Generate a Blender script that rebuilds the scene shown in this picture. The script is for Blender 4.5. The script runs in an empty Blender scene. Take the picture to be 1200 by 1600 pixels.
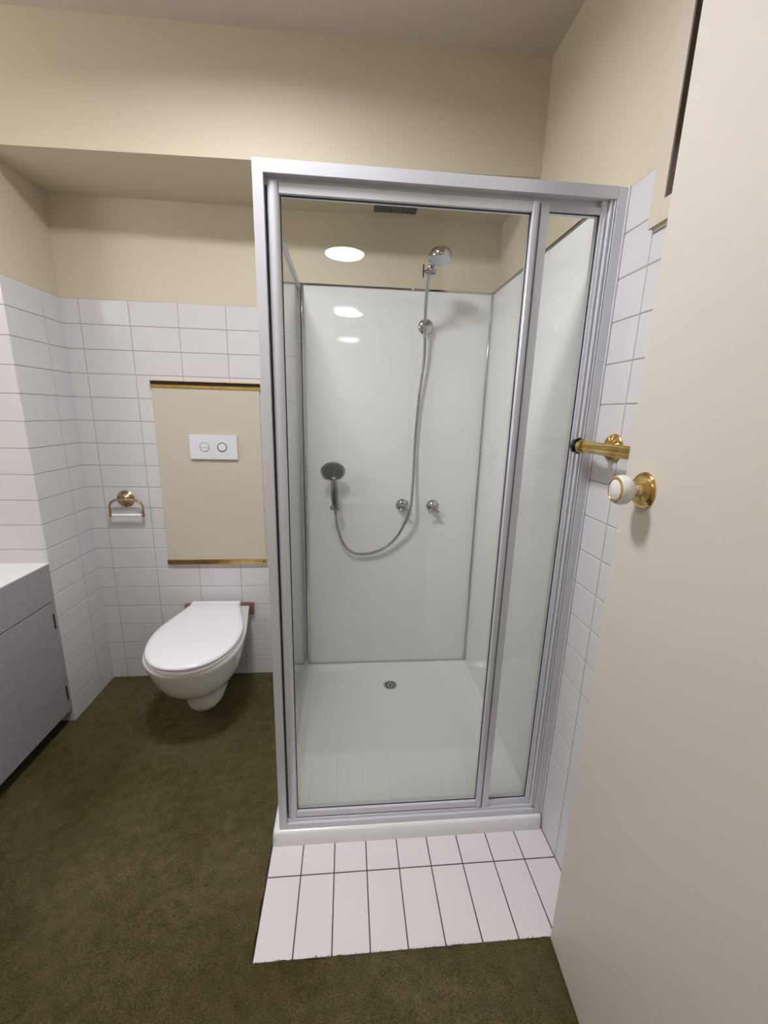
import bpy, bmesh, math, random
from mathutils import Vector, Matrix
random.seed(7)
S = bpy.context.scene
C = S.collection
PI = math.pi

# ------------------------------------------------------------------ camera
cam_data = bpy.data.cameras.new('camera')
cam = bpy.data.objects.new('camera', cam_data)
C.objects.link(cam)
cam_data.sensor_fit = 'VERTICAL'
cam_data.sensor_height = 32.0
cam_data.lens = 644.1 / 1600 * 32.0
cam_data.clip_start = 0.02
cam_data.clip_end = 50
right = (0.99598048, -0.08586113, 0.02550997)
down = (0.00476221, -0.23363973, -0.97231157)
fwd = (0.08944391, 0.96852482, -0.23229172)
cam.matrix_world = Matrix(((right[0], -down[0], -fwd[0], 1.19669),
                           (right[1], -down[1], -fwd[1], -1.98771),
                           (right[2], -down[2], -fwd[2], 1.36255),
                           (0, 0, 0, 1)))
S.camera = cam

# ------------------------------------------------------------------ world, exposure
w = bpy.data.worlds.new('world')
S.world = w
w.use_nodes = True
w.node_tree.nodes['Background'].inputs[0].default_value = (0.9, 0.92, 1, 1)
w.node_tree.nodes['Background'].inputs[1].default_value = 0.05
S.view_settings.view_transform = 'Standard'
S.view_settings.look = 'None'
S.view_settings.gamma = 1
S.view_settings.use_curve_mapping = False
S.view_settings.exposure = -0.25

LAMP_MAIN = 135.0          # emission of the bathroom ceiling lamp
LAMP_HALL = 40.0
LAMP_MIRROR = 60.0        # tube light over the vanity
LAMPS = [  # x, y, radius, strength
    (0.85, -1.12, 0.15, LAMP_MAIN),
    (1.17, -3.26, 0.145, LAMP_HALL),
    (1.21, -5.18, 0.16, LAMP_HALL),
]

# ------------------------------------------------------------------ materials
def mat(name, col, rough=0.5, metal=0.0, spec=0.5, coat=0.0, bump=None, var=None, emit=None):
    m = bpy.data.materials.new(name)
    m.use_nodes = True
    nt = m.node_tree
    b = nt.nodes['Principled BSDF']
    b.inputs['Base Color'].default_value = (*col, 1)
    b.inputs['Roughness'].default_value = rough
    b.inputs['Metallic'].default_value = metal
    b.inputs['Specular IOR Level'].default_value = spec
    b.inputs['Coat Weight'].default_value = coat
    b.inputs['Coat Roughness'].default_value = 0.04
    tc = nt.nodes.new('ShaderNodeTexCoord')
    if var:      # (scale, other colour, detail)
        n = nt.nodes.new('ShaderNodeTexNoise')
        n.inputs['Scale'].default_value = var[0]
        n.inputs['Detail'].default_value = var[2]
        nt.links.new(tc.outputs['Object'], n.inputs['Vector'])
        r = nt.nodes.new('ShaderNodeValToRGB')
        r.color_ramp.elements[0].position = 0.35
        r.color_ramp.elements[1].position = 0.65
        r.color_ramp.elements[0].color = (*col, 1)
        r.color_ramp.elements[1].color = (*var[1], 1)
        nt.links.new(n.outputs['Fac'], r.inputs['Fac'])
        nt.links.new(r.outputs['Color'], b.inputs['Base Color'])
    if bump:     # (scale, strength, distance)
        n = nt.nodes.new('ShaderNodeTexNoise')
        n.inputs['Scale'].default_value = bump[0]
        n.inputs['Detail'].default_value = 3
        nt.links.new(tc.outputs['Object'], n.inputs['Vector'])
        bp = nt.nodes.new('ShaderNodeBump')
        bp.inputs['Strength'].default_value = bump[1]
        bp.inputs['Distance'].default_value = bump[2]
        nt.links.new(n.outputs['Fac'], bp.inputs['Height'])
        nt.links.new(bp.outputs['Normal'], b.inputs['Normal'])
    if emit:
        b.inputs['Emission Color'].default_value = (*emit[0], 1)
        b.inputs['Emission Strength'].default_value = emit[1]
    return m

M = {}
M['paint'] = mat('cream_wall_paint', (0.66, 0.59, 0.445), 0.55, bump=(260, 0.25, 0.0006), spec=0.3)
M['ceiling'] = mat('ceiling_paint', (0.62, 0.55, 0.47), 0.7, bump=(260, 0.25, 0.0006), spec=0.2)
M['tile'] = mat('white_wall_tile', (0.69, 0.68, 0.685), 0.22, bump=(90, 0.12, 0.0008))
M['grout'] = mat('grey_grout', (0.40, 0.38, 0.365), 0.9)
M['floor_tile'] = mat('white_floor_tile', (0.80, 0.75, 0.755), 0.25, bump=(220, 0.2, 0.0006))
M['dark_grout'] = mat('dark_floor_grout', (0.045, 0.04, 0.04), 0.9)
M['liner'] = mat('white_acrylic_panel', (0.87, 0.885, 0.875), 0.035, bump=(420, 0.06, 0.0003), spec=0.5)
M['tray'] = mat('white_shower_tray', (0.89, 0.90, 0.895), 0.16, bump=(300, 0.1, 0.0004))
M['frame'] = mat('satin_silver_frame', (0.73, 0.74, 0.79), 0.30, metal=0.2)
M['frame_in'] = mat('satin_silver_frame_groove', (0.42, 0.41, 0.45), 0.35, metal=0.4)
M['seal'] = mat('black_rubber_seal', (0.02, 0.02, 0.03), 0.5)
M['chrome'] = mat('chrome', (0.56, 0.57, 0.58), 0.08, metal=1.0)
M['steel'] = mat('brushed_steel', (0.50, 0.48, 0.46), 0.25, metal=1.0)
M['dark_metal'] = mat('smoky_chrome', (0.30, 0.31, 0.31), 0.12, metal=1.0)
M['darkchrome'] = mat('dark_chrome_spray_face', (0.17, 0.178, 0.178), 0.22, metal=0.7)
M['brass'] = mat('polished_brass', (0.74, 0.54, 0.22), 0.18, metal=1.0, var=(30, (0.60, 0.41, 0.14), 2))
M['aged_brass'] = mat('aged_brass', (0.36, 0.26, 0.145), 0.26, metal=1.0, var=(60, (0.50, 0.40, 0.25), 2))
M['black'] = mat('black_gap', (0.008, 0.007, 0.006), 0.6)
M['panel'] = mat('beige_panel', (0.60, 0.55, 0.445), 0.6, bump=(300, 0.2, 0.0004), spec=0.3)
M['porcelain'] = mat('white_porcelain', (0.74, 0.73, 0.69), 0.08, coat=0.3)
M['seat'] = mat('white_plastic_seat', (0.88, 0.87, 0.90), 0.18, coat=0.2)
M['plastic'] = mat('white_plastic', (0.76, 0.77, 0.82), 0.3)
M['ring'] = mat('grey_ring', (0.33, 0.34, 0.36), 0.3, metal=0.5)
M['wood'] = mat('red_brown_timber', (0.16, 0.075, 0.045), 0.55, var=(18, (0.24, 0.12, 0.075), 6))
M['door'] = mat('cream_door_paint', (0.665, 0.62, 0.55), 0.42, bump=(230, 0.25, 0.0005), spec=0.35)
M['trim'] = mat('beige_trim_paint', (0.66, 0.585, 0.47), 0.45)
M['recess'] = mat('recess_shade_tone', (0.19, 0.145, 0.12), 0.7)  # dark brown carries the shade inside the recess
M['laminate'] = mat('grey_laminate', (0.33, 0.315, 0.335), 0.5, bump=(70, 0.35, 0.0015), var=(45, (0.37, 0.355, 0.375), 6))
M['counter'] = mat('white_counter', (0.84, 0.83, 0.84), 0.3, bump=(80, 0.2, 0.001))
M['kick'] = mat('dark_kickboard', (0.03, 0.028, 0.028), 0.7)
M['black_glass'] = mat('black_faceted_resin', (0.008, 0.008, 0.01), 0.06, coat=0.5)
M['lamp'] = mat('lamp_diffuser', (0.9, 0.9, 0.9), 0.5)

def lamp_material(strength, col=(0.935, 0.94, 1.0)):
    return mat('lit_diffuser', (0.9, 0.9, 0.9), 0.5, emit=(col, strength))

# carpet: dense cut pile, dull olive, with worn and stained patches of its own
def carpet_material():
    m = bpy.data.materials.new('olive_carpet')
    m.use_nodes = True
    nt = m.node_tree; L = nt.links
    b = nt.nodes['Principled BSDF']
    b.inputs['Roughness'].default_value = 0.95
    b.inputs['Specular IOR Level'].default_value = 0.1
    b.inputs['Sheen Weight'].default_value = 0.12
    b.inputs['Sheen Roughness'].default_value = 0.5
    b.inputs['Sheen Tint'].default_value = (0.75, 0.7, 0.45, 1)
    tc = nt.nodes.new('ShaderNodeTexCoord')
    def noise(scale, detail):
        n = nt.nodes.new('ShaderNodeTexNoise')
        n.inputs['Scale'].default_value = scale
        n.inputs['Detail'].default_value = detail
        L.new(tc.outputs['Object'], n.inputs['Vector'])
        return n
    big = noise(2.6, 4); fine = noise(330, 3); mid = noise(28, 5)
    r1 = nt.nodes.new('ShaderNodeValToRGB')
    r1.color_ramp.elements[0].position = 0.36; r1.color_ramp.elements[0].color = (0.066, 0.054, 0.016, 1)
    r1.color_ramp.elements[1].position = 0.66; r1.color_ramp.elements[1].color = (0.108, 0.091, 0.040, 1)
    L.new(big.outputs['Fac'], r1.inputs['Fac'])
    def mul(a, fac, lo, hi):
        mr = nt.nodes.new('ShaderNodeMapRange')
        mr.inputs['From Min'].default_value = 0.3; mr.inputs['From Max'].default_value = 0.7
        mr.inputs['To Min'].default_value = lo; mr.inputs['To Max'].default_value = hi
        L.new(fac, mr.inputs['Value'])
        x = nt.nodes.new('ShaderNodeVectorMath'); x.operation = 'SCALE'
        L.new(a, x.inputs[0]); L.new(mr.outputs[0], x.inputs['Scale'])
        return x.outputs[0]
    c = mul(r1.outputs['Color'], mid.outputs['Fac'], 0.78, 1.22)
    c = mul(c, fine.outputs['Fac'], 0.45, 1.55)
    L.new(c, b.inputs['Base Color'])
    bp = nt.nodes.new('ShaderNodeBump')
    bp.inputs['Strength'].default_value = 0.8; bp.inputs['Distance'].default_value = 0.004
    add = nt.nodes.new('ShaderNodeMath'); add.operation = 'ADD'
    L.new(fine.outputs['Fac'], add.inputs[0]); L.new(mid.outputs['Fac'], add.inputs[1])
    L.new(add.outputs[0], bp.inputs['Height']); L.new(bp.outputs['Normal'], b.inputs['Normal'])
    return m
M['carpet'] = carpet_material()

# clear pane: transparent with angle-dependent mirror reflection (Schlick) on each face
def glass_material(name, tint):
    m = bpy.data.materials.new(name)
    m.use_nodes = True
    nt = m.node_tree; L = nt.links
    for n in list(nt.nodes): nt.nodes.remove(n)
    out = nt.nodes.new('ShaderNodeOutputMaterial')
    mix = nt.nodes.new('ShaderNodeMixShader')
    tr = nt.nodes.new('ShaderNodeBsdfTransparent'); tr.inputs[0].default_value = (*tint, 1)
    gl = nt.nodes.new('ShaderNodeBsdfGlossy'); gl.inputs['Roughness'].default_value = 0.0
    g = nt.nodes.new('ShaderNodeNewGeometry')
    dot = nt.nodes.new('ShaderNodeVectorMath'); dot.operation = 'DOT_PRODUCT'
    L.new(g.outputs['Incoming'], dot.inputs[0]); L.new(g.outputs['Normal'], dot.inputs[1])
    def mth(op, a, b=None):
        n = nt.nodes.new('ShaderNodeMath'); n.operation = op
        for i, v in enumerate((a, b)):
            if v is None: continue
            if isinstance(v, (int, float)): n.inputs[i].default_value = v
            else: L.new(v, n.inputs[i])
        return n.outputs[0]
    f = mth('ABSOLUTE', dot.outputs['Value'])
    f = mth('SUBTRACT', 1.0, f)
    f = mth('POWER', f, 5.0)
    f = mth('MULTIPLY', f, 0.957)
    f = mth('ADD', f, 0.043)
    L.new(f, mix.inputs[0]); L.new(tr.outputs[0], mix.inputs[1]); L.new(gl.outputs[0], mix.inputs[2])
    L.new(mix.outputs[0], out.inputs[0])
    return m
M['glass'] = glass_material('clear_glass', (0.985, 0.992, 0.986))

# ------------------------------------------------------------------ mesh helpers
def B(): return bmesh.new()

def box(bm, x0, x1, y0, y1, z0, z1, bev=0.0, seg=1):
    vs = [bm.verts.new(v) for v in ((x0,y0,z0),(x1,y0,z0),(x1,y1,z0),(x0,y1,z0),(x0,y0,z1),(x1,y0,z1),(x1,y1,z1),(x0,y1,z1))]
    fs = [bm.faces.new([vs[i] for i in f]) for f in ((3,2,1,0),(4,5,6,7),(0,1,5,4),(1,2,6,5),(2,3,7,6),(3,0,4,7))]
    if bev:
        es = set(e for f in fs for e in f.edges)
        bmesh.ops.bevel(bm, geom=list(es), offset=bev, segments=seg, profile=0.5, affect='EDGES')
    return vs

def obox(bm, o, ex, ey, ez, x0, x1, y0, y1, z0, z1, bev=0.0, seg=1):
    """box in a local frame"""
    t = bmesh.new(); box(t, x0, x1, y0, y1, z0, z1, bev, seg)
    mtx = Matrix(((ex[0],ey[0],ez[0],o[0]),(ex[1],ey[1],ez[1],o[1]),(ex[2],ey[2],ez[2],o[2]),(0,0,0,1)))
    t.transform(mtx)
    me = bpy.data.meshes.new('t'); t.to_mesh(me); t.free(); bm.from_mesh(me); bpy.data.meshes.remove(me)

def frame_from(axis):
    z = Vector(axis).normalized()
    x = z.orthogonal().normalized()
    return x, z.cross(x), z

def lathe(bm, origin, axis, prof, n=32, up=None, sx=1.0, sy=1.0):
    """prof: list of (radius, height along axis)"""
    o = Vector(origin); ex, ey, ez = frame_from(axis)
    if up is not None:
        ey = (Vector(up) - ez*ez.dot(Vector(up))).normalized(); ex = ey.cross(ez)
    rings = []
    for r, h in prof:
        if r < 1e-6: rings.append([bm.verts.new(o + ez*h)])
        else: rings.append([bm.verts.new(o + ez*h + ex*(sx*r*math.cos(2*PI*i/n)) + ey*(sy*r*math.sin(2*PI*i/n))) for i in range(n)])
    for a, b in zip(rings, rings[1:]):
        for i in range(n):
            j = (i+1) % n
            if len(a) == 1 and len(b) == 1: continue
            if len(a) == 1: bm.faces.new((a[0], b[i], b[j]))
            elif len(b) == 1: bm.faces.new((a[i], b[0], a[j]))
            else: bm.faces.new((a[i], b[i], b[j], a[j]))
    for rg, rev in ((rings[0], False), (rings[-1], True)):
        if len(rg) > 1: bm.faces.new(rg if not rev else rg[::-1])

def cyl(bm, a, b, r, n=24, bev=0.0):
    a = Vector(a); b = Vector(b); L = (b-a).length
    if bev: lathe(bm, a, b-a, [(r-bev,0),(r,bev),(r,L-bev),(r-bev,L)], n)
    else: lathe(bm, a, b-a, [(r,0),(r,L)], n)

def catmull(pts, k=10):
    P = [Vector(p) for p in pts]; P = [2*P[0]-P[1]] + P + [2*P[-1]-P[-2]]
    out = []
    for i in range(1, len(P)-2):
        for s in range(k):
            t = s/k
            out.append(0.5*((2*P[i]) + (P[i+1]-P[i-1])*t + (2*P[i-1]-5*P[i]+4*P[i+1]-P[i+2])*t*t + (3*P[i]-P[i-1]-3*P[i+1]+P[i+2])*t**3))
    out.append(P[-2]); return out

def tube(bm, pts, r, n=16, rib=0.0, every=2):
    """tube along a path; r number or list; rib gives a corrugated look"""
    P = [Vector(p) for p in pts]
    up = None; rings = []
    for i, p in enumerate(P):
        t = (P[min(i+1,len(P)-1)] - P[max(i-1,0)]).normalized()
        if up is None: up = t.orthogonal().normalized()
        up = (up - t*up.dot(t)).normalized(); s = t.cross(up)
        rr = r[i] if isinstance(r, (list, tuple)) else r
        if rib: rr += rib * (1 if (i//every) % 2 else -1)
        rings.append([bm.verts.new(p + up*(rr*math.cos(2*PI*k/n)) + s*(rr*math.sin(2*PI*k/n))) for k in range(n)])
    for a, b in zip(rings, rings[1:]):
        for i in range(n):
            j = (i+1) % n
            bm.faces.new((a[i], a[j], b[j], b[i]))
    bm.faces.new(rings[0][::-1]); bm.faces.new(rings[-1])

def loft(bm, rings, cap0=True, cap1=True):
    R = [[bm.verts.new(v) for v in r] for r in rings]; n = len(R[0])
    for a, b in zip(R, R[1:]):
        for i in range(n):
            j = (i+1) % n
            bm.faces.new((a[i], a[j], b[j], b[i]))
    if cap0: bm.faces.new(R[0][::-1])
    if cap1: bm.faces.new(R[-1])

def rrect(x0, x1, y0, y1, z, r, k=6):
    out = []
    for cx, cy, a0 in ((x1-r,y0+r,-PI/2),(x1-r,y1-r,0),(x0+r,y1-r,PI/2),(x0+r,y0+r,PI)):
        for i in range(k+1):
            a = a0 + PI/2*i/k
            out.append((cx+r*math.cos(a), cy+r*math.sin(a), z))
    return out

def obj(name, bm, m, parent=None, smooth=False, label=None):
    bmesh.ops.recalc_face_normals(bm, faces=bm.faces)
    me = bpy.data.meshes.new(name); bm.to_mesh(me); bm.free()
    o = bpy.data.objects.new(name, me); C.objects.link(o)
    me.materials.append(m)
    if smooth:
        me.polygons.foreach_set('use_smooth', [True]*len(me.polygons))
        me.set_sharp_from_angle(angle=math.radians(38 if smooth is True else smooth))
    if parent is not None:
        o.parent = parent
        top = Matrix.Identity(4); p = parent
        chain = []
        while p: chain.append(p); p = p.parent
        for q in reversed(chain):
            top = top @ q.matrix_parent_inverse @ Matrix.LocRotScale(q.location, q.rotation_euler, q.scale)
        o.matrix_parent_inverse = top.inverted()
    if label: o['label'] = label
    return o

def thing(name, label, cat, loc=(0,0,0), group=None):
    o = bpy.data.objects.new(name, None); C.objects.link(o)
    o.location = loc; o.empty_display_size = 0.05
    o['label'] = label; o['category'] = cat
    if group: o['group'] = group
    return o

def tag(o, label, cat, group=None):
    o['label'] = label; o['category'] = cat
    if group: o['group'] = group
    return o

def struct(o):
    o['kind'] = 'structure'
    return o

def tiles(bm, o, eu, ev, en, us, vs, gap=0.0028, depth=0.006, bev=0.0014):
    """bevelled tiles between successive grid lines us, vs; en points out of the wall"""
    o = Vector(o); eu = Vector(eu); ev = Vector(ev); en = Vector(en)
    for u0, u1 in zip(us, us[1:]):
        for v0, v1 in zip(vs, vs[1:]):
            g = gap/2
            a = [(u0+g, v0+g), (u1-g, v0+g), (u1-g, v1-g), (u0+g, v1-g)]
            if u1-u0 < gap+2*bev+0.001 or v1-v0 < gap+2*bev+0.001: continue
            b = [(u0+g+bev, v0+g+bev), (u1-g-bev, v0+g+bev), (u1-g-bev, v1-g-bev), (u0+g+bev, v1-g-bev)]
            tl = [random.uniform(-0.00025, 0.00025) for _ in range(2)]
            R0 = [bm.verts.new(o + eu*p + ev*q - en*depth) for p, q in a]
            R1 = [bm.verts.new(o + eu*p + ev*q - en*bev*0.7) for p, q in a]
            R2 = [bm.verts.new(o + eu*p + ev*q + en*(tl[0]*((p-u0)/(u1-u0)-.5) + tl[1]*((q-v0)/(v1-v0)-.5))) for p, q in b]
            for A, Bq in ((R0, R1), (R1, R2)):
                for i in range(4):
                    j = (i+1) % 4
                    bm.faces.new((A[i], A[j], Bq[j], Bq[i]))
            bm.faces.new(R2)

# ================================================================== SETTING
W = 1.863          # right tiled face
ZC = 2.53          # ceiling
XL = -0.62         # wall behind the vanity
YF = -2.08         # front wall (doorway)

# floor: wall-to-wall carpet with the cut-out for the tiled strip and the shower tray
def carpet_mesh():
    bm = B()
    xs = []; x = XL
    step = 0.02
    def grid(x0, x1, y0, y1):
        nx = max(1, round((x1-x0)/step)); ny = max(1, round((y1-y0)/step))
        V = [[bm.verts.new((x0+(x1-x0)*i/nx, y0+(y1-y0)*j/ny, 0)) for i in range(nx+1)] for j in range(ny+1)]
        for j in range(ny):
            for i in range(nx):
                bm.faces.new((V[j][i], V[j][i+1], V[j+1][i+1], V[j+1][i]))
    grid(XL, 0.961, -2.2, 0.0)
    grid(0.961, 1.87, -2.2, -1.218)
    bmesh.ops.remove_doubles(bm, verts=bm.verts, dist=0.001)
    rnd = random.Random(3)
    for v in bm.verts:
        v.co.z = 0.0012*math.sin(v.co.x*9+v.co.y*4) + rnd.uniform(-0.0008, 0.0016)
        if abs(v.co.y+1.218) < 0.004 and v.co.x > 0.961: v.co.y += rnd.uniform(-0.003, 0.0035); v.co.z = 0.003
        if abs(v.co.x-0.961) < 0.004 and -1.218 < v.co.y < 0: v.co.x += rnd.uniform(-0.003, 0.002); v.co.z = 0.002
    # thickness downward
    ret = bmesh.ops.extrude_face_region(bm, geom=bm.faces[:])
    for g in ret['geom']:
        if isinstance(g, bmesh.types.BMVert): g.co.z -= 0.012
    return bm
fl = struct(obj('floor', carpet_mesh(), M['carpet'], smooth=True))
# carpet fringe along the front edge of the tiles
bm = B()
rnd = random.Random(11)
for k in range(130):
    x = rnd.uniform(0.965, 1.70); y = -1.2175 + rnd.uniform(-0.003, 0.001)
    l = rnd.uniform(0.0015, 0.005); a = rnd.uniform(-0.8, 0.8)
    tube(bm, [(x, y, 0.001), (x+0.5*l*math.sin(a), y+0.5*l, 0.0035), (x+l*math.sin(a), y+l, 0.002)], 0.0006, n=4)
obj('carpet_fringe', bm, M['carpet'], fl)

# slab under everything
bm = B(); box(bm, -0.8, 2.3, -6.2, 0.15, -0.06, -0.0125)
struct(obj('floor', bm, M['dark_grout']))
bm = B(); box(bm, 0.3, 2.1, -6.0, -2.2005, -0.0125, 0.001)
struct(obj('floor', bm, M['carpet']))

# tiled strip in front of the shower
bm = B(); box(bm, 0.9615, W, -1.217, -0.90, -0.0122, -0.0012)
ts = struct(obj('floor', bm, M['dark_grout']))
bm = B()
tiles(bm, (0,0,0), (1,0,0), (0,1,0), (0,0,1), [W-0.1*(9-i) for i in range(10)], [-1.2164, -1.0164, -0.90], gap=0.0032, bev=0.001)
obj('floor_tiles', bm, M['floor_tile'], ts, label='white rectangular floor tiles with dark joints')

# back wall: painted plaster, then the tiled lower part
bm = B(); box(bm, -0.8, 2.1, 0.006, 0.16, -0.0125, 2.6)
wb = struct(obj('wall_back', bm, M['paint']))
bm = B(); box(bm, 0, 0.975, 0.0014, 0.0062, -0.012, 1.799)
obj('grout', bm, M['grout'], wb)
bm = B()
a = 0.069
rows = [-0.001+0.1*k for k in range(0, 19)]
tiles(bm, (0,0,0), (1,0,0), (0,0,1), (0,-1,0), [-0.003, a, a+.2, a+.4, a+.6, a+.8, 0.975], rows, depth=0.005)
obj('wall_tiles', bm, M['tile'], wb, label='stacked white rectangular wall tiles')

# left side of the toilet nook
bm = B(); box(bm, -0.12, -0.006, -0.180, 0.006, -0.0125, 2.6)
wl = struct(obj('wall_left', bm, M['paint']))
bm = B(); box(bm, -0.0062, -0.0014, -0.3086, 0.0, -0.012, 1.799)
obj('grout', bm, M['grout'], wl)
bm = B()
tiles(bm, (0,0,0), (0,-1,0), (0,0,1), (1,0,0), [-0.003, 0.110, 0.3105], rows, depth=0.005)
obj('wall_tiles', bm, M['tile'], wl, label='stacked white rectangular wall tiles')

# return wall above the vanity, facing the room
bm = B(); box(bm, XL-0.1, -0.006, -0.304, -0.18, -0.0125, 2.6)
wr = struct(obj('wall_vanity_end', bm, M['paint']))
bm = B(); box(bm, XL, -0.0062, -0.3086, -0.3038, -0.012, 1.799)
obj('grout', bm, M['grout'], wr)
bm = B()
tiles(bm, (0,-0.31,0), (-1,0,0), (0,0,1), (0,-1,0), [-0.0005, 0.2, 0.4, 0.6], rows, depth=0.005)
obj('wall_tiles', bm, M['tile'], wr, label='stacked white rectangular wall tiles')

# wall behind the vanity
bm = B(); box(bm, XL-0.1, XL, YF-0.12, -0.304, -0.0125, 2.6)
struct(obj('wall_vanity_side', bm, M['paint']))

# right wall with the framed recess high up
RY0, RY1, RZ0, RZ1 = -1.76, -1.056, 1.812, 2.42
bm = B()
xw = W+0.006
box(bm, xw, xw+0.14, YF-0.12, 0.006, -0.0125, RZ0)
box(bm, xw, xw+0.14, YF-0.12, RY0, RZ0, 2.6)
box(bm, xw, xw+0.14, RY1, 0.006, RZ0, 2.6)
box(bm, xw, xw+0.14, RY0, RY1, RZ1, 2.6)
wr_ = struct(obj('wall_right', bm, M['paint']))
bm = B(); box(bm, W+0.0014, W+0.0062, YF, -0.86, -0.012, 1.899)
obj('grout', bm, M['grout'], wr_)
bm = B()
tiles(bm, (W,0,0), (0,-1,0), (0,0,1), (-1,0,0), [0.8666, 1.0166, 1.2166, 1.4166, 1.6166, 1.8166, 2.0166, 2.0797], [-0.001+0.1*k for k in range(20)], depth=0.005)
obj('wall_tiles', bm, M['tile'], wr_, label='stacked white rectangular wall tiles')

# framed recess
bm = B()
box(bm, 1.850, xw+0.001, RY1, RY1+0.040, RZ0-0.043, RZ1+0.04)
box(bm, 1.850, xw+0.001, RY0-0.040, RY0, RZ0-0.043, RZ1+0.04)
box(bm, 1.850, xw+0.001, RY0, RY1, RZ0-0.043, RZ0)
box(bm, 1.850, xw+0.001, RY0, RY1, RZ1, RZ1+0.04)
tf = struct(obj('trim_1', bm, M['trim']))
bm = B()
x0, x1 = xw, xw+0.11
box(bm, 1.8508, x1, RY1-0.0035, RY1-0.0002, RZ0+0.0002, RZ1-0.0002)  # dark sheet over the frame's inner side, painting its shade
box(bm, x0, x1, RY0+0.0002, RY0+0.004, RZ0, RZ1)
box(bm, x0, x1, RY0+0.004, RY1-0.004, RZ0+0.0002, RZ0+0.004)
box(bm, x0, x1, RY0+0.004, RY1-0.004, RZ1-0.004, RZ1-0.0002)
box(bm, x1, x1+0.004, RY0, RY1, RZ0, RZ1)
obj('recess_shade_lining', bm, M['recess'], tf, label='lining coloured dark for the shade inside the frame')
bm = B()
box(bm, 1.858, W-0.0002, RY0-0.034, RY1+0.034, RZ0-0.050, RZ0-0.043)
obj('bottom_bead', bm, M['trim'], tf)

# bulkhead over nook and shower (its front edge runs slightly out of square)
bm = B()
pts = [(-0.006, 0.006), (-0.006, -0.304), (-0.62, -0.304)]
v = [(-0.0055, -0.304), (xw, -0.362), (xw, 0.0058), (-0.0055, 0.0058)]
lo = [bm.verts.new((x, y, 2.18)) for x, y in v]; hi = [bm.verts.new((x, y, 2.56)) for x, y in v]
bm.faces.new(lo); bm.faces.new(hi)
for i in range(4): bm.faces.new((lo[i], lo[(i+1)%4], hi[(i+1)%4], hi[i]))
struct(obj('wall_bulkhead', bm, M['paint']))

# ceiling, falling very slightly to the right
def zc(x): return ZC + 0.019 - 0.0122*x
bm = B(); box(bm, -0.8, 2.1, YF-0.12, 0.16, ZC, ZC+0.10)
for v in bm.verts:
    if v.co.z < ZC+0.05: v.co.z = zc(v.co.x)
struct(obj('ceiling', bm, M['ceiling']))

# front wall with full-height doorway (the camera stands in it)
DX0, DX1, DZ = 0.80, 1.715, 2.50
bm = B()
box(bm, XL-0.1, DX0, YF-0.12, YF, -0.0125, ZC)
box(bm, DX1, 2.1, YF-0.12, YF, -0.0125, ZC)
box(bm, DX0, DX1, YF-0.12, YF, DZ, ZC)
struct(obj('wall_front', bm, M['paint']))
bm = B()
box(bm, DX0, DX0+0.018, YF-0.13, YF+0.012, 0.002, DZ-0.002)
box(bm, DX1-0.018, DX1, YF-0.13, YF+0.004, 0.002, DZ-0.002)
box(bm, DX0+0.018, DX1-0.018, YF-0.13, YF+0.012, DZ-0.02, DZ-0.002)
struct(obj('trim_2', bm, M['trim']))
# passage beyond the doorway
bm = B()
box(bm, 0.22, 0.30, -6.1, YF-0.12, -0.0125, ZC)
box(bm, 2.10, 2.18, -6.1, YF-0.12, -0.0125, ZC)
box(bm, 0.30, 2.10, -6.18, -6.1, -0.0125, ZC)
struct(obj('wall_passage', bm, M['paint']))
bm = B(); box(bm, 0.2, 2.2, -6.2, YF-0.12, ZC, ZC+0.08)
struct(obj('ceiling', bm, M['ceiling']))

# ceiling lamps
lamp_labels = ['round white ceiling lamp above the middle of the bathroom',
               'round white passage lamp nearer to the bathroom doorway',
               'round white passage lamp farther from the bathroom doorway']
for (x, y, r, s), lb in zip(LAMPS, lamp_labels):
    ZL = zc(x) - 0.001 if y > YF else ZC
    sk = 0.046 if y > YF else 0.016
    t = thing('ceiling_light', lb, 'ceiling light', (x, y, ZL), 'round ceiling lamps')
    bm = B(); lathe(bm, (x, y, ZL), (0,0,-1), [(r+0.010,0.0),(r+0.010,sk-0.004),(r+0.007,sk),(r+0.002,sk),(r+0.001,sk*0.5),(r+0.001,0.0)], 64)
    obj('rim', bm, M['plastic'], t, smooth=True)
    bm = B(); lathe(bm, (x, y, ZL-0.004), (0,0,-1), [(r-0.001,0.0),(r-0.001,0.010),(r*0.7,0.014),(0,0.015)], 64)
    obj('diffuser', bm, lamp_material(s), t, smooth=True)

# tube light on the wall over the vanity, left of the picture
t = thing('wall_light', 'long white tube light on the wall over the vanity', 'wall light', (XL, -1.10, 2.02))
bm = B(); box(bm, XL+0.0005, XL+0.03, -1.42, -0.78, 1.985, 2.055, 0.004, 2)
obj('backplate', bm, M['plastic'], t)
bm = B(); cyl(bm, (XL+0.055, -1.40, 2.02), (XL+0.055, -0.80, 2.02), 0.024, 24, 0.004)
obj('tube', bm, lamp_material(LAMP_MIRROR, (0.90, 0.92, 1.0)), t, smooth=True)
for y in (-1.41, -0.79):
    bm = B(); box(bm, XL+0.03, XL+0.082, y-0.0095, y+0.0095, 1.993, 2.047, 0.004, 2)
    obj('end_cap', bm, M['plastic'], t)

# ================================================================== SHOWER
X0 = 0.962
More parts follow.
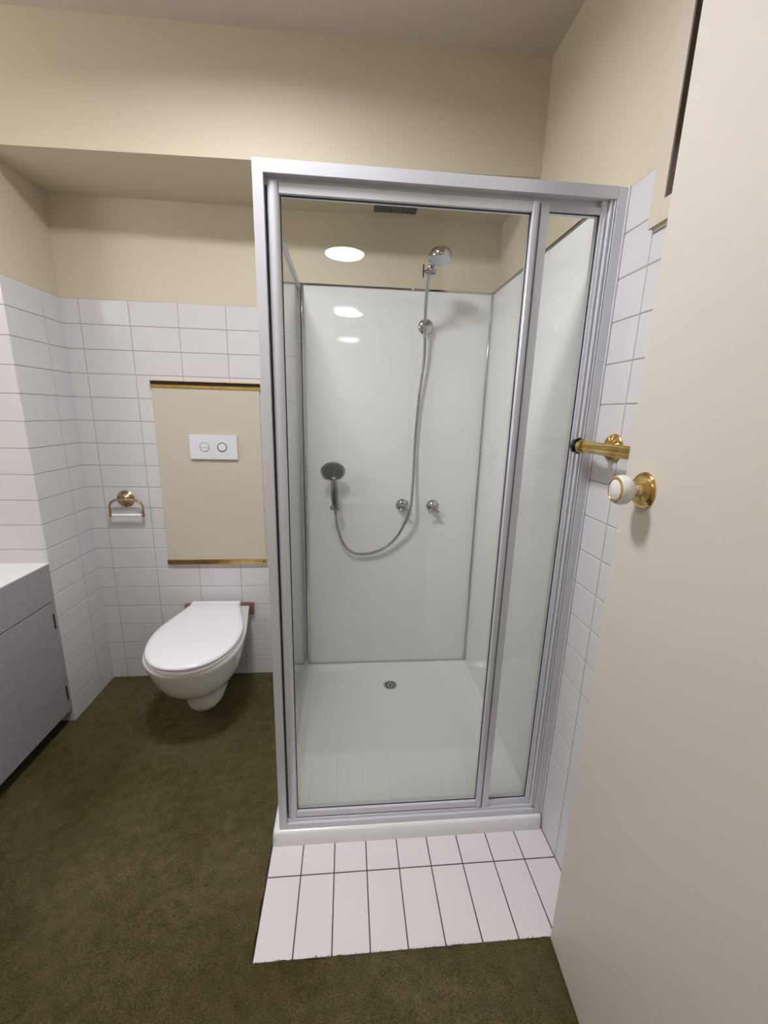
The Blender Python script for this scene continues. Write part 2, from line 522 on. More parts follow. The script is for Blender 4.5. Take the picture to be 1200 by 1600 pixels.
# tray
t = thing('shower_tray', 'white moulded square shower tray with a round drain, under the framed glass', 'shower tray', (1.41, -0.46, 0))
bm = B()
yb, yf = -0.0065, -0.927
rings = [rrect(X0, W-0.0015, yf, yb, 0.0, 0.012),
         rrect(X0+0.001, W-0.0015, yf+0.001, yb, 0.020, 0.012),
         rrect(X0+0.003, W-0.0015, yf+0.004, yb, 0.043, 0.013),
         rrect(X0+0.006, W-0.002, yf+0.008, yb, 0.0485, 0.014),
         rrect(X0+0.012, W-0.003, yf+0.014, yb-0.001, 0.0505, 0.015),
         rrect(X0+0.040, W-0.022, yf+0.078, -0.024, 0.0505, 0.03),
         rrect(X0+0.046, W-0.027, yf+0.084, -0.029, 0.048, 0.035),
         rrect(X0+0.058, W-0.038, yf+0.098, -0.044, 0.027, 0.045),
         rrect(X0+0.066, W-0.046, yf+0.106, -0.053, 0.022, 0.05),
         rrect(X0+0.085, W-0.065, yf+0.125, -0.075, 0.0195, 0.05),
         rrect(1.30, 1.55, -0.35, -0.14, 0.018, 0.09)]
loft(bm, rings)
obj('tray_body', bm, M['tray'], t, smooth=60)
g = B()
dc = (1.42, -0.163)
lathe(g, (*dc, 0.0182), (0,0,1), [(0.0345,0),(0.0345,0.0016),(0.032,0.0028),(0.029,0.0028),(0.0285,0.0020),(0.0,0.0020)], 40)
dg = obj('drain_grate', g, M['chrome'], t, smooth=True, label='chrome round drain grate')
g = B()
for k in range(11):
    a0 = 2*PI*k/11; 
    pts = []
    for aa, rr in ((-0.17,0.0265),(-0.06,0.0268),(0.06,0.0268),(0.17,0.0265),(0.12,0.0145),(-0.12,0.0145)):
        pts.append((dc[0]+rr*math.cos(a0+aa), dc[1]+rr*math.sin(a0+aa)))
    lo = [g.verts.new((x, y, 0.0198)) for x, y in pts]; hi = [g.verts.new((x, y, 0.0206)) for x, y in pts]
    g.faces.new(lo); g.faces.new(hi)
    for i in range(6): g.faces.new((lo[i], lo[(i+1)%6], hi[(i+1)%6], hi[i]))
lathe(g, (*dc, 0.0198), (0,0,1), [(0.0065,0),(0.0065,0.0009),(0.0,0.0009)], 16)
obj('drain_slots', g, M['black'], dg)

# wall liner panels
t = thing('shower_wall_panel', 'glossy white back panel of the shower carrying the taps and hose', 'wall panel', (1.42, 0, 0.05))
bm = B(); box(bm, 0.990, 1.8485, 0.0, 0.0055, 0.046, 1.896, 0.001)
obj('panel', bm, M['liner'], t)
bm = B(); box(bm, 0.988, 1.856, -0.0035, 0.0058, 1.895, 1.9035, 0.001)
obj('top_trim', bm, M['chrome'], t, label='thin chrome strip')
for x in (0.9985, 1.8465):
    bm = B(); lathe(bm, (x, -0.003, 0.047), (0,0,1), [(0.0085,0),(0.0085,1.855)], 20, sy=0.6)
    obj('corner_strip', bm, M['chrome'], t, smooth=True, label='upright chrome corner strip')
t = thing('shower_wall_panel', 'glossy white right-hand side panel of the shower, behind the narrow fixed pane', 'wall panel', (1.855, -0.45, 0.05))
bm = B(); box(bm, 1.8500, xw-0.0002, -0.872, -0.0002, 0.051, 1.896, 0.001)
obj('panel', bm, M['liner'], t)
bm = B(); box(bm, 1.8465, xw-0.0002, -0.875, -0.004, 1.897, 1.9065, 0.001)
obj('top_trim', bm, M['steel'], t, label='thin steel strip')

# ---------------------------------------------------------------- framed screen
t = thing('shower_screen', 'silver framed glass shower screen with hinged door, narrow fixed pane and side pane', 'shower screen', (1.42, -0.9, 0.052))
YA = -0.912          # front plane of the outer frame
ZB, ZT = 0.0515, 1.8995
XA, XB = 0.985, 1.8615
fr = B()
# left outer post and top rail (mitred)
def prism(bm, pts, y0, y1):
    lo = [bm.verts.new((x, y0, z)) for x, z in pts]; hi = [bm.verts.new((x, y1, z)) for x, z in pts]
    bm.faces.new(lo); bm.faces.new(hi)
    n = len(pts)
    for i in range(n): bm.faces.new((lo[i], lo[(i+1)%n], hi[(i+1)%n], hi[i]))
mw = 0.0235
prism(fr, [(XA, ZB), (XA+mw, ZB), (XA+mw, ZT-mw-0.003), (XA, ZT)], YA, YA+0.046)
obj('left_post', fr, M['frame'], t)
fr = B()
prism(fr, [(XA+0.0004, ZT), (XA+mw+0.0004, ZT-mw-0.003), (XB-0.0275, ZT-mw-0.003), (XB-0.0275, ZT)], YA, YA+0.046)
box(fr, XA+mw, XB-0.03, YA+0.024, YA+0.044, ZT-0.040, ZT-mw-0.003)
obj('top_rail', fr, M['frame'], t)
# sill: stepped profile
fr = B()
box(fr, XA+mw, XB-0.0275, YA, YA+0.05, ZB, 0.071, 0.0012)
box(fr, XA+mw, XB-0.0275, YA+0.008, YA+0.046, 0.071, 0.0805, 0.0012)
obj('sill', fr, M['frame'], t)
# right jamb: stepped ribs
fr = B()
box(fr, XB-0.0265, XB, YA, YA+0.046, ZB, ZT, 0.0008)
box(fr, 1.8205, XB-0.0265, YA+0.006, YA+0.044, 0.0805, ZT-0.0265, 0.0008)
fr_ribs = [(1.8300, YA+0.001), (1.8215, YA+0.003)]
for x, y in fr_ribs:
    box(fr, x, x+0.0035, y, y+0.012, 0.0805, ZT-0.0265, 0.0008)
box(fr, 1.8045, 1.8205, YA+0.012, YA+0.040, 0.0805, ZT-0.0265, 0.0008)
box(fr, 1.8120, 1.8150, YA+0.009, YA+0.014, 0.1065, ZT-0.0635, 0.0006)
obj('right_jamb', fr, M['frame'], t)
bm = B(); box(bm, XB-0.0035, W-0.0002, YA-0.0035, YA-0.0002, 0.055, ZT+0.002, 0.001)
obj('wall_sealant', bm, M['plastic'], t)
# fixed pane rails and mullion
for z0, z1 in ((1.8435, 1.8595), (0.0807, 0.104)):
    fr = B(); box(fr, 1.667, 1.8045, YA+0.014, YA+0.036, z0, z1, 0.0008)
    obj('fixed_pane_rail', fr, M['frame'], t)
fr = B()
box(fr, 1.6535, 1.6745, YA+0.010, YA+0.040, 0.0807, 1.8595, 0.001)
obj('mullion', fr, M['frame'], t)
bm = B(); box(bm, 1.6515, 1.6535, YA+0.016, YA+0.034, 0.081, 1.859)
box(bm, 1.675, 1.8043, YA+0.018, YA+0.0205, 0.1042, 0.1062)
box(bm, 1.8024, 1.8044, YA+0.017, YA+0.0205, 0.1042, 1.8432)
box(bm, 1.675, 1.8043, YA+0.018, YA+0.0205, 1.8415, 1.8432)
obj('fixed_pane_seal', bm, M['seal'], t)
bm = B(); box(bm, 1.6747, 1.8043, YA+0.0215, YA+0.0265, 0.1042, 1.8432)
obj('fixed_pane', bm, M['glass'], t, label='narrow clear fixed pane')

# hinged door leaf
y0, y1 = YA+0.006, YA+0.036
xl0, xl1 = 1.0125, 1.0410
xr0, xr1 = 1.6330, 1.6515
zb0, zb1 = 0.0850, 0.1060
zt0, zt1 = 1.8385, 1.8600
fr = B()
lathe(fr, (0.5*(xl0+xl1), YA+0.021, 0.0815), (0,0,1), [(0.5*(xl1-xl0),0),(0.5*(xl1-xl0),1.7805)], 28, sy=1.05)
box(fr, xr0, xr0+0.0115, y0, y1, zb0, zt1, 0.001)
box(fr, xr0+0.0115, xr1-0.0004, y0+0.005, y1, zb0, zt1, 0.001)
box(fr, xl1-0.001, xr0, y0+0.004, y1-0.002, zb0, zb1, 0.001)
box(fr, xl1-0.001, xr0, y0+0.004, y1-0.002, zt0, zt1, 0.001)
leaf = obj('door_leaf', fr, M['frame'], t, smooth=True, label='silver frame of the hinged glass door')
bm = B()
box(bm, xl1, xr0, YA+0.0185, YA+0.0205, zb1, zb1+0.0024)
box(bm, xl1, xr0, YA+0.0185, YA+0.0205, zt0-0.0024, zt0)
box(bm, xl1, xl1+0.0026, YA+0.0185, YA+0.0205, zb1, zt0)
box(bm, xr0-0.0024, xr0, YA+0.0185, YA+0.0205, zb1, zt0)
obj('glass_seal', bm, M['seal'], leaf)
bm = B(); box(bm, xl1+0.0002, xr0-0.0002, YA+0.0215, YA+0.0265, zb1+0.0002, zt0-0.0002)
obj('door_pane', bm, M['glass'], leaf, label='large clear glass pane')
bm = B(); box(bm, XA+mw+0.0001, xl0+0.0015, YA+0.026, YA+0.034, 0.082, 1.862)
obj('hinge_seal', bm, M['seal'], t, label='black seal along the hinge side')
# side return pane
for z0, z1 in ((1.878, 1.8995), (0.0515, 0.0740)):
    fr = B(); box(fr, 0.9765, 0.9925, -0.8655, -0.0002, z0, z1, 0.001)
    obj('side_rail', fr, M['frame'], t)
fr = B(); box(fr, 0.9760, 0.9885, -0.016, -0.0002, 0.0741, 1.8779, 0.001)
obj('side_wall_channel', fr, M['frame'], t)
bm = B(); box(bm, 0.9815, 0.9865, -0.8655, -0.016, 0.0742, 1.8778)
obj('side_pane', bm, M['glass'], t, label='clear pane on the toilet side')

# ---------------------------------------------------------------- shower fittings
t = thing('overhead_shower', 'chrome swivelling shower arm with a round overhead rose high on the back panel', 'shower', (1.545, 0, 1.748))
bm = B()
fc = Vector((1.546, 0, 1.748))
lathe(bm, (1.547, -0.0001, 1.748), (0,-1,0), [(0.0345,0),(0.0345,0.004),(0.031,0.009),(0.020,0.013),(0.0,0.014)], 40)
obj('wall_flange', bm, M['chrome'], t, smooth=True)
bm = B()
cyl(bm, (1.545, -0.010, 1.746), (1.538, -0.058, 1.744), 0.0125, 24, 0.002)
cyl(bm, (1.522, -0.058, 1.752), (1.553, -0.058, 1.752), 0.0125, 24, 0.002)
cyl(bm, (1.537, -0.059, 1.745), (1.5355, -0.0605, 1.716), 0.0095, 20, 0.002)
obj('swivel_elbow', bm, M['chrome'], t, smooth=True)
bm = B()
tube(bm, catmull([(1.534, -0.059, 1.75), (1.5235, -0.12, 1.827), (1.515, -0.205, 1.906)], 8), 0.0075, 20)
obj('arm', bm, M['chrome'], t, smooth=True)
bm = B()
cyl(bm, (1.503, -0.208, 1.9085), (1.540, -0.208, 1.9085), 0.0115, 24, 0.002)
cyl(bm, (1.494, -0.208, 1.911), (1.503, -0.208, 1.9095), 0.006, 16)
box(bm, 1.512, 1.534, -0.221, -0.199, 1.905, 1.934, 0.003, 2)
obj('clamp', bm, M['chrome'], t, smooth=True)
bm = B(); box(bm, 1.4895, 1.4945, -0.2125, -0.2035, 1.889, 1.936, 0.002, 2)
obj('clamp_lever', bm, M['black'], t, label='small black clamp lever')
ax = Vector((0.08, -0.16, -0.98)).normalized()
hc = Vector((1.552, -0.224, 1.964))
bm = B()
lathe(bm, hc - ax*0.024, ax, [(0.0,0),(0.022,0.001),(0.036,0.006),(0.0435,0.014),(0.0455,0.022),(0.0455,0.038),(0.0435,0.041),(0.0405,0.041)], 48)
hd = obj('shower_head', bm, M['chrome'], t, smooth=True)
bm = B()
lathe(bm, hc + ax*0.0168, ax, [(0.0405,0),(0.0405,0.0015),(0.038,0.003),(0.0,0.0036)], 48)
obj('spray_plate', bm, M['plastic'], hd, smooth=True, label='pale grey spray plate')

hose = [(1.5355,-0.0605,1.722),(1.537,-0.057,1.69),(1.54,-0.045,1.608),(1.533,-0.037,1.52),(1.526,-0.032,1.442),(1.52,-0.030,1.326),(1.516,-0.030,1.207),(1.513,-0.046,1.071),(1.507,-0.066,0.985),(1.502,-0.072,0.93),(1.481,-0.058,0.85),(1.441,-0.035,0.763),(1.382,-0.026,0.705),(1.303,-0.022,0.675),(1.232,-0.024,0.681),(1.184,-0.032,0.727),(1.156,-0.045,0.806),(1.145,-0.056,0.87),(1.1425,-0.060,0.893)]
bm = B()
tube(bm, catmull(hose, 22), 0.0068, 12, rib=0.0005, every=1)
ho = tag(obj('shower_hose', bm, M['steel'], smooth=False), 'long flexible steel hose looping from the shower arm to the hand shower', 'hose')
for pa, pb in (((1.5355,-0.0605,1.7155), (1.5362,-0.059,1.690)), ((1.1435,-0.0575,0.880), (1.1415,-0.0615,0.9045))):
    bm = B(); cyl(bm, pa, pb, 0.0088, 16, 0.001)
    obj('hose_nut', bm, M['chrome'], ho, smooth=True)

# hand shower and its holder
t = thing('hand_shower', 'chrome hand shower with dark round face standing in its wall holder', 'hand shower', (1.142, -0.062, 0.905))
bm = B()
path = [(1.1412,-0.0625,0.908),(1.1405,-0.066,0.935),(1.139,-0.070,0.97),(1.1375,-0.072,1.01),(1.1365,-0.073,1.04),(1.135,-0.074,1.062)]
pp = catmull(path, 6)
rr = [0.0112+0.0062*math.sin(PI*min(1,i/(len(pp)-1)))**1 for i in range(len(pp))]
tube(bm, pp, rr, 24)
obj('handle', bm, M['dark_metal'], t, smooth=True)
ha = Vector((0.05, -0.93, -0.36)).normalized()
hc = Vector((1.1315, -0.074, 1.099))
bm = B()
lathe(bm, hc - ha*0.018, ha, [(0.0,0),(0.028,0.002),(0.046,0.009),(0.055,0.018),(0.0580,0.026),(0.0565,0.031),(0.0505,0.0335),(0.048,0.033),(0.0,0.033)], 48, up=(0,0,1), sy=0.88)
hd = obj('shower_head', bm, M['chrome'], t, smooth=True)
bm = B()
lathe(bm, hc + ha*0.0148, ha, [(0.0475,0),(0.0475,0.0015),(0.028,0.0022),(0.0270,0.0008),(0.0205,0.0008),(0.0195,0.0024),(0.0,0.0026)], 48, up=(0,0,1), sy=0.88)
obj('spray_face', bm, M['darkchrome'], hd, smooth=True, label='dark grey spray face')
bm = B()
ex, ey, ez = frame_from(ha)
for ring, n in ((0.031, 20), (0.038, 26), (0.011, 8)):
    for k in range(n):
        a_ = 2*PI*k/n
        p = hc + ha*0.0160 + ex*(ring*math.cos(a_)) + ey*(ring*0.9*math.sin(a_))
        lathe(bm, p, ha, [(0.0012,0),(0.0008,0.0022),(0,0.0024)], 6)
obj('nozzles', bm, M['ring'], hd)
t = thing('hand_shower_holder', 'small chrome forked wall bracket below the dark-faced hand shower', 'shower holder', (1.142, 0, 0.925))
bm = B()
cyl(bm, (1.142, -0.0001, 0.928), (1.142, -0.034, 0.928), 0.017, 28, 0.002)
obj('bracket', bm, M['chrome'], t, smooth=True)
bm = B()
fork = [(1.142+0.0235*math.cos(a_), -0.0655-0.0235*math.sin(a_)*1.0, 0.925) for a_ in [PI*(-0.30)+i*(PI*1.6)/24 for i in range(25)]]
fork = [(1.142+0.021*math.sin(b_), -0.063+0.021*math.cos(b_), 0.924) for b_ in [-2.35+i*4.7/28 for i in range(29)]]
tube(bm, fork, 0.0068, 14)
lathe(bm, fork[0], (0,0,1), [(0.0,-0.010),(0.0085,-0.009),(0.0095,0),(0.0085,0.009),(0.0,0.010)], 16)
lathe(bm, fork[-1], (0,0,1), [(0.0,-0.010),(0.0085,-0.009),(0.0095,0),(0.0085,0.009),(0.0,0.010)], 16)
obj('fork', bm, M['chrome'], t, smooth=True)

# taps
def tap(x, z, rot, label):
    t = thing('shower_tap', label, 'tap', (x, 0, z), 'shower taps')
    bm = B()
    lathe(bm, (x, -0.0001, z), (0,-1,0), [(0.0325,0),(0.0325,0.003),(0.030,0.008),(0.022,0.016),(0.014,0.021),(0.0,0.022)], 40)
    obj('flange', bm, M['chrome'], t, smooth=True)
    bm = B()
    lathe(bm, (x, -0.020, z), (0,-1,0), [(0.011,0),(0.0105,0.012),(0.013,0.018),(0.0135,0.032),(0.011,0.036),(0.0,0.0365)], 28)
    for k in range(4):
        a_ = rot + k*PI/2
        d = Vector((math.cos(a_), 0, math.sin(a_)))
        c = Vector((x, -0.046, z))
        lathe(bm, c + d*0.008, d, [(0.0052,0),(0.0046,0.006),(0.0052,0.018),(0.0064,0.0225),(0.0054,0.0275),(0,0.0285)], 14)
    obj('cross_handle', bm, M['chrome'], t, smooth=True)
    bm = B()
    lathe(bm, (x, -0.0560, z), (0,-1,0), [(0.0075,0),(0.0075,0.0012),(0.006,0.002),(0,0.0022)], 20)
    obj('cap', bm, M['ring'], t, smooth=True)
tap(1.4695, 0.922, PI/4+0.15, 'left chrome cross-handle shower tap, beside the hanging hose')
tap(1.6225, 0.919, PI/4+0.05, 'right chrome cross-handle shower tap, standing clear of the hose')

# vent grille in the bulkhead soffit
t = thing('vent_grille', 'square grey extractor grille with black gaps in the soffit over the shower', 'vent', (1.387, -0.13, 2.18))
gx0, gx1, gy0, gy1 = 1.300, 1.476, -0.217, -0.041
bm = B(); box(bm, gx0, gx1, gy0, gy1, 2.1775, 2.1799)
obj('backing', bm, M['black'], t)
bm = B()
zz0, zz1 = 2.172, 2.1774
for k in range(15):
    x = gx0+0.005+(gx1-gx0-0.010)*k/14
    box(bm, x-0.0011, x+0.0011, gy0, gy1, zz0, zz1)
for k in range(15):
    y = gy0+0.004+(gy1-gy0-0.008)*k/14
    box(bm, gx0, gx1, y-0.0007, y+0.0007, zz0+0.0008, zz1)
obj('grid', bm, M['ring'], t)
bm = B()
for a0, a1, b0, b1 in ((gx0-0.008, gx1+0.008, gy0-0.008, gy0), (gx0-0.008, gx1+0.008, gy1, gy1+0.008), (gx0-0.008, gx0, gy0, gy1), (gx1, gx1+0.008, gy0, gy1)):
    box(bm, a0, a1, b0, b1, 2.173, 2.1799)
obj('surround', bm, M['paint'], t)

# ================================================================== TOILET CORNER
def bowl_outline(cx, wb, wm, yb, yf, z, n=22, tm=0.56, skew=0.0, p=2.15):
    """closed outline: flat back at yb, widest at tm, rounded front at yf"""
    rs = []
    for i in range(n+1):
        t_ = i/n
        t_ = math.sin(t_*PI/2) if True else t_
        if t_ < tm:
            s = t_/tm; s = s*s*(3-2*s)*0.45 + 0.55*math.sin(s*PI/2)
            wdt = wb + (wm-wb)*s
        else:
            s = (t_-tm)/(1-tm)
            wdt = wm*max(0.0, 1-s**p)**(1/p)
        rs.append((wdt, yb+(yf-yb)*t_))
    out = [(cx+w_+skew*(yb-y), y, z) for w_, y in rs]
    out += [(cx-w_+skew*(yb-y), y, z) for w_, y in rs[::-1][1:]]
    return out
t = thing('toilet', 'white wall-hung toilet with closed lid in the tiled corner', 'toilet', (0.56, 0, 0.06))
cx = 0.556
yb = -0.0225
K = dict(skew=0.018)
rings = []
for z, wb, wm, y0_, yf_, tm in ((0.058,0.040,0.046,-0.235,-0.345,0.5),
                              (0.064,0.055,0.062,-0.215,-0.362,0.5),
                              (0.085,0.068,0.078,-0.175,-0.375,0.5),
                              (0.115,0.078,0.086,-0.120,-0.385,0.5),
                              (0.145,0.086,0.088,-0.060,-0.388,0.5),
                              (0.170,0.098,0.104,yb,-0.405,0.52),
                              (0.195,0.110,0.122,yb,-0.448,0.54),
                              (0.225,0.122,0.142,yb,-0.492,0.55),
                              (0.260,0.134,0.158,yb,-0.530,0.56),
                              (0.300,0.142,0.169,yb,-0.552,0.57),
                              (0.340,0.147,0.180,yb,-0.568,0.57),
                              (0.370,0.150,0.187,yb,-0.579,0.57),
                              (0.385,0.152,0.191,yb,-0.584,0.57),
                              (0.397,0.152,0.192,yb,-0.585,0.57),
                              (0.402,0.149,0.189,yb,-0.582,0.57)):
    rings.append(bowl_outline(cx, wb, wm, y0_, yf_, z, tm=tm, **K))
bm = B(); loft(bm, rings)
bo = obj('bowl', bm, M['porcelain'], t, smooth=65)
K = dict(skew=0.028, tm=0.52)
bm = B()
loft(bm, [bowl_outline(cx+0.001, 0.118, 0.180, -0.075, -0.583, 0.4025, **K),
          bowl_outline(cx+0.001, 0.120, 0.184, -0.073, -0.590, 0.406, **K),
          bowl_outline(cx+0.001, 0.120, 0.184, -0.073, -0.590, 0.413, **K),
          bowl_outline(cx+0.001, 0.117, 0.180, -0.076, -0.583, 0.4165, **K)])
obj('seat', bm, M['seat'], t, smooth=60)
bm = B()
K2 = dict(skew=0.028, tm=0.52)
loft(bm, [bowl_outline(cx+0.002, 0.114, 0.174, -0.076, -0.580, 0.4170, **K2),
          bowl_outline(cx+0.002, 0.119, 0.182, -0.072, -0.590, 0.4205, **K2),
          bowl_outline(cx+0.002, 0.120, 0.184, -0.071, -0.594, 0.4260, **K2),
          bowl_outline(cx+0.002, 0.119, 0.182, -0.072, -0.592, 0.4320, **K2),
          bowl_outline(cx+0.002, 0.114, 0.175, -0.076, -0.583, 0.4370, **K2),
          bowl_outline(cx+0.002, 0.102, 0.152, -0.086, -0.562, 0.4395, **K2),
          bowl_outline(cx+0.002, 0.060, 0.080, -0.150, -0.45, 0.4410, **K2)])
obj('lid', bm, M['seat'], t, smooth=60)
bm = B()
rs = [rrect(0.436, 0.669, -0.068, -0.026, z_, r_) for z_, r_ in ((0.4025,0.006),(0.428,0.006))]
rs.append(rrect(0.438, 0.667, -0.066, -0.028, 0.4315, 0.006))
loft(bm, rs)
obj('hinge_cover', bm, M['seat'], t, smooth=40)
for x0, x1 in ((0.450, 0.486), (0.612, 0.650)):
    bm = B(); box(bm, x0, x1, -0.0735, -0.0682, 0.4175, 0.4285)
    obj('hinge', bm, M['black'], t, label='dark hinge')

bm = B(); box(bm, 0.392, 0.727, -0.022, -0.0005, 0.352, 0.412, 0.003, 2)
tag(obj('mounting_board', bm, M['wood']), 'red-brown timber packing board behind the toilet', 'board')

# access panel with brass strips
t = thing('access_panel', 'beige cistern access panel edged with brass strips above the toilet', 'panel', (0.565, 0, 0.63))
bm = B(); box(bm, 0.3335, 0.799, -0.010, -0.0005, 0.632, 1.452, 0.0015)
obj('panel', bm, M['panel'], t)
bm = B()
box(bm, 0.330, 0.803, -0.014, -0.0101, 1.4485, 1.4625, 0.001)
box(bm, 0.330, 0.803, -0.0165, -0.0005, 1.4755, 1.4795, 0.0006)
obj('top_brass_strip', bm, M['brass'], t, label='bright brass strip with an open slot')
bm = B(); box(bm, 0.3305, 0.8025, -0.0095, -0.0006, 1.4526, 1.4754)
obj('slot', bm, M['black'], t, label='black gap above the panel')
bm = B(); box(bm, 0.330, 0.803, -0.0165, -0.0101, 0.6215, 0.6465, 0.001)
box(bm, 0.330, 0.803, -0.0101, -0.0005, 0.6215, 0.6300, 0.0005)
st = obj('bottom_brass_strip', bm, M['brass'], t)
for x in (0.347, 0.787):
    bm = B(); lathe(bm, (x, -0.0165, 0.634), (0,-1,0), [(0.0042,0),(0.0038,0.0012),(0,0.0015)], 14)
    obj('screw', bm, M['black'], st)
bm = B(); lathe(bm, (0.465, -0.014, 1.4555), (0,-1,0), [(0.0035,0),(0.003,0.0012),(0,0.0014)], 14)
obj('screw', bm, M['steel'], t)

t = thing('flush_plate', 'white two-button flush plate on the beige access panel', 'flush plate', (0.585, -0.01, 1.19))
bm = B(); box(bm, 0.4815, 0.6915, -0.0225, -0.0101, 1.1365, 1.2460, 0.0015, 2)
obj('plate', bm, M['plastic'], t)
def ring(bm, x, y, z, r, wd, h):
    lathe(bm, (x, y, z), (0,-1,0), [(r,0),(r,h),(r-wd,h),(r-wd,0)], 40)
bm = B()
lathe(bm, (0.5465, -0.0225, 1.1930), (0,-1,0), [(0.0195,0),(0.0195,0.0012),(0.0185,0.002),(0,0.002)], 40)
b1 = obj('half_flush_button', bm, M['plastic'], t)
bm = B(); ring(bm, 0.5465, -0.0225, 1.193, 0.0215, 0.0016, 0.0012)
box(bm, 0.5275, 0.5655, -0.0249, -0.0240, 1.1902, 1.1918)
obj('button_line', bm, M['ring'], b1)
bm = B()
lathe(bm, (0.6245, -0.0225, 1.1930), (0,-1,0), [(0.0175,0),(0.0175,0.0012),(0.0165,0.002),(0,0.002)], 40)
b2 = obj('full_flush_button', bm, M['plastic'], t)
bm = B(); ring(bm, 0.6245, -0.0225, 1.193, 0.0218, 0.0022, 0.0012)
obj('button_ring', bm, M['ring'], b2)
# tiny maker's mark under the buttons (unreadable small print in the photo)
bm = B()
for k in range(6):
    x = 0.578 + 0.0026*k
    box(bm, x, x+0.0015, -0.0228, -0.0224, 1.1432, 1.1432+0.0018+0.0005*(k % 2))
obj('maker_mark', bm, M['ring'], t)

# toilet roll holder
t = thing('toilet_roll_holder', 'brass toilet roll holder with a white bar on the tiled wall', 'toilet roll holder', (0.165, 0, 0.945))
bm = B()
rc = (0.1655, -0.0003, 0.9445)
lathe(bm, rc, (0,-1,0), [(0.0395,0),(0.0395,0.002),(0.0365,0.0045),(0.033,0.0040),(0.030,0.0065),(0.0265,0.0060),(0.023,0.010),(0.016,0.014),(0.011,0.018),(0.009,0.030),(0.0,0.031)], 48)
ro = obj('rosette', bm, M['aged_brass'], t, smooth=True)
for dz in (0.0335, -0.0335):
    bm = B(); lathe(bm, (rc[0], -0.004, rc[2]+dz), (0,-1,0), [(0.0032,0),(0.003,0.002),(0,0.0022)], 12)
    obj('screw', bm, M['black'], ro)
bm = B()
xa, xb, zt_, zb_ = 0.1075, 0.2535, 0.946, 0.876
yo = -0.036
pth = [(xa+0.001, yo, zb_-0.004), (xa, yo, zb_+0.02), (xa+0.001, yo, zt_-0.028), (xa+0.009, yo, zt_-0.012), (xa+0.024, yo, zt_-0.003), (xa+0.045, yo, zt_),
       (xb-0.045, yo, zt_), (xb-0.024, yo, zt_-0.003), (xb-0.009, yo, zt_-0.012), (xb-0.001, yo, zt_-0.028), (xb, yo, zb_+0.02), (xb-0.001, yo, zb_-0.004)]
tube(bm, catmull(pth, 6), 0.0052, 16)
cyl(bm, (0.1655, -0.028, 0.9445), (0.1655, -0.042, 0.9455), 0.0085, 20, 0.001)
for x in (xa+0.001, xb-0.001):
    lathe(bm, (x, yo, zb_-0.012), (0,0,1), [(0,0),(0.006,0.002),(0.0078,0.008),(0.006,0.014),(0,0.016)], 18)
obj('bracket', bm, M['aged_brass'], t, smooth=True)
bm = B()
cyl(bm, (xa+0.007, yo, zb_-0.003), (xb-0.018, yo, zb_-0.003), 0.0072, 24, 0.0008)
cyl(bm, (xb-0.018, yo, zb_-0.003), (xb-0.007, yo, zb_-0.003), 0.0055, 20)
rl = obj('roller', bm, M['seat'], t, smooth=True, label='white roller bar')
bm = B(); lathe(bm, (xb-0.026, yo-0.0068, zb_-0.004), (0,-1,0), [(0.0022,0),(0.0015,0.0006),(0,0.0007)], 10)
obj('spring_hole', bm, M['black'], rl)

# ================================================================== VANITY
t = thing('vanity_cabinet', 'grey laminate vanity cabinet under the white worktop', 'cabinet', (-0.3, -0.95, 0))
VY0, VY1 = -1.62, -0.3165
bm = B()
box(bm, -0.60, -0.020, VY0, VY1, 0.085, 0.7365)
obj('carcass', bm, M['laminate'], t)
bm = B(); box(bm, -0.0198, 0.0, VY0, VY1, 0.5835, 0.7365, 0.001)
obj('fascia', bm, M['laminate'], t)
bm = B(); box(bm, -0.0198, -0.001, VY1-0.0155, VY1, 0.072, 0.5825, 0.001)
obj('end_stile', bm, M['laminate'], t)
for k, (a0, a1) in enumerate(((-0.772, -0.3340), (-1.214, -0.776), (VY0, -1.218))):
    bm = B(); box(bm, -0.0188, 0.0, a0, a1, 0.070, 0.5795, 0.001)
    d = obj('cabinet_door', bm, M['laminate'], t)
    if k == 0:
        for z0, z1 in ((0.462, 0.530), (0.125, 0.192)):
            bm = B(); box(bm, -0.004, 0.0022, a1-0.0035, a1+0.0040, z0, z1, 0.0008)
            obj('hinge', bm, M['black'], d, label='black hinge')
bm = B(); box(bm, -0.58, -0.075, VY0+0.01, VY1, 0.003, 0.0848)
obj('kickboard', bm, M['kick'], t, label='dark recessed kickboard')
bm = B(); box(bm, XL+0.002, 0.001, VY0-0.01, -0.3105, 0.7372, 0.7425, 0.0008)
tag(obj('worktop', bm, M['counter']), 'bright white worktop on the grey vanity cabinet', 'worktop')

# ================================================================== TOWEL RAIL
t = thing('towel_rail', 'reeded brass towel rail with black faceted end knob beside the shower frame', 'towel rail', (1.863, -0.998, 1.29))
def reeded(bm, a, b, r, flutes=15, dep=0.0022):
    a = Vector(a); b = Vector(b); ex, ey, ez = frame_from(b-a); n = flutes*4
    R = []
    for p in (a, b):
        R.append([bm.verts.new(p + (ex*math.cos(2*PI*i/n)+ey*math.sin(2*PI*i/n))*(r-dep*(0.5-0.5*math.cos(2*PI*i/4)))) for i in range(n)])
    for i in range(n):
        j = (i+1) % n; bm.faces.new((R[0][i], R[0][j], R[1][j], R[1][i]))
    bm.faces.new(R[0]); bm.faces.new(R[1])
rz = 1.2925; rx = 1.805
bm = B(); reeded(bm, (rx, -0.968, rz), (rx, -1.62, rz), 0.0145)
obj('rod', bm, M['brass'], t)
bm = B()
lathe(bm, (rx, -0.9685, rz), (0,1,0), [(0.013,0),(0.0162,0.001),(0.0165,0.004),(0.0145,0.006),(0.0145,0.008),(0.0165,0.010),(0.0168,0.019),(0.015,0.021),(0.0,0.0212)], 32)
obj('end_collar', bm, M['brass'], t, smooth=True)
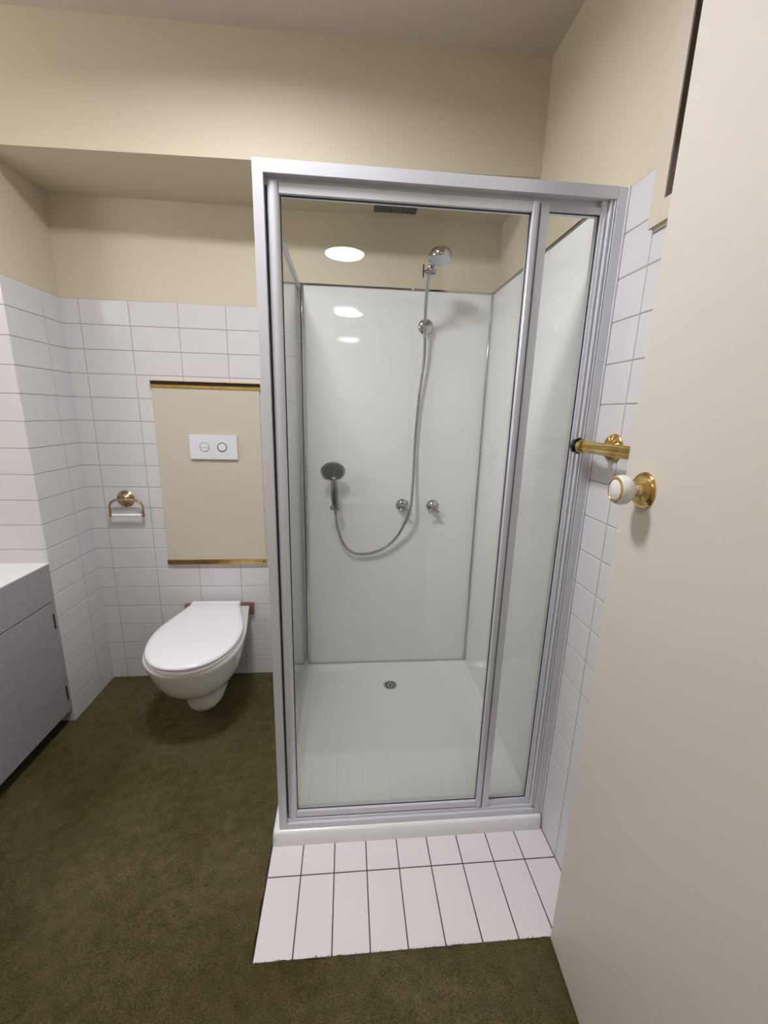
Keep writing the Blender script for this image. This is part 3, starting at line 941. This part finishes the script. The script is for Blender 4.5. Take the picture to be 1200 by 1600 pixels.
bm = B()
lathe(bm, (rx, -0.9475, rz), (0,1,0), [(0.013,0),(0.0215,0.008),(0.0215,0.018),(0.0135,0.028),(0.0,0.029)], 8)
obj('end_knob', bm, M['black_glass'], t, label='black faceted end knob')
def rosette(bm, y):
    lathe(bm, (W-0.0003, y, rz+0.001), (-1,0,0), [(0.0345,0),(0.0345,0.003),(0.032,0.005),(0.031,0.008),(0.024,0.0125),(0.014,0.016),(0.0095,0.020),(0.0085,0.035),(0.0105,rx and (W-rx-0.014)),(0.0,W-rx-0.010)], 48)
    for k in range(20):
        a_ = 2*PI*k/20; d = Vector((0, math.cos(a_), math.sin(a_)))
        c = Vector((W-0.0095, y, rz+0.001))
        tube(bm, [c+d*0.015-Vector((0.005,0,0)), c+d*0.022-Vector((0.003,0,0)), c+d*0.030+Vector((0.001,0,0))], [0.0015,0.0028,0.0024], 8)
bm = B(); rosette(bm, -0.9985)
obj('rosette', bm, M['brass'], t, smooth=True)
bm = B(); rosette(bm, -1.56)
obj('rosette', bm, M['brass'], t, smooth=True)

# ================================================================== ROOM DOOR
Lp = Vector((1.744, -1.2235, 0)); d = Vector((-0.06537, -0.99786, 0)).normalized()   # latch edge towards hinges
nn = Vector((-d.y, d.x, 0)) * 1.0
if nn.x > 0: nn = -nn                                                      # face towards the room
up = Vector((0,0,1))
def lp(s, h, z): return Lp + d*s + nn*h + up*z
dt = bpy.data.objects.new('door_1', None); C.objects.link(dt); dt.location = lp(0.4, -0.018, 0)
struct(dt)
bm = B(); obox(bm, Lp, d, nn, up, 0, 0.84, -0.035, 0.0, 0.010, 2.40, 0.0015, 2)
obj('door_leaf', bm, M['door'], dt)
kc = lp(0.0625, 0, 1.2375)
bm = B()
lathe(bm, kc+nn*0.0002, nn, [(0.0335,0),(0.0335,0.002),(0.0315,0.0045),(0.028,0.0035),(0.0265,0.0055),(0.018,0.0075),(0.0125,0.010),(0.0115,0.016),(0.0,0.0165)], 48)
obj('knob_rose', bm, M['brass'], dt, smooth=True, label='round brass rose')
bm = B()
lathe(bm, kc, nn, [(0.0085,0.0100),(0.0090,0.015),(0.0100,0.018),(0.0105,0.022),(0.0145,0.0245),(0.0222,0.029),(0.0268,0.0355),(0.0278,0.0415),(0.0272,0.047),(0.0252,0.0515),(0.0238,0.0532),(0.0205,0.0542),(0.0195,0.0537),(0.0175,0.0552),(0.0,0.0570)], 48)
kb = obj('door_knob', bm, M['porcelain'], dt, smooth=60, label='white porcelain knob with gold ring')
bm = B()
lathe(bm, kc, nn, [(0.0200,0.0536),(0.0240,0.0524),(0.0238,0.0540),(0.0205,0.0552),(0.0196,0.0543)], 48)
obj('gold_ring', bm, M['brass'], kb, smooth=True)
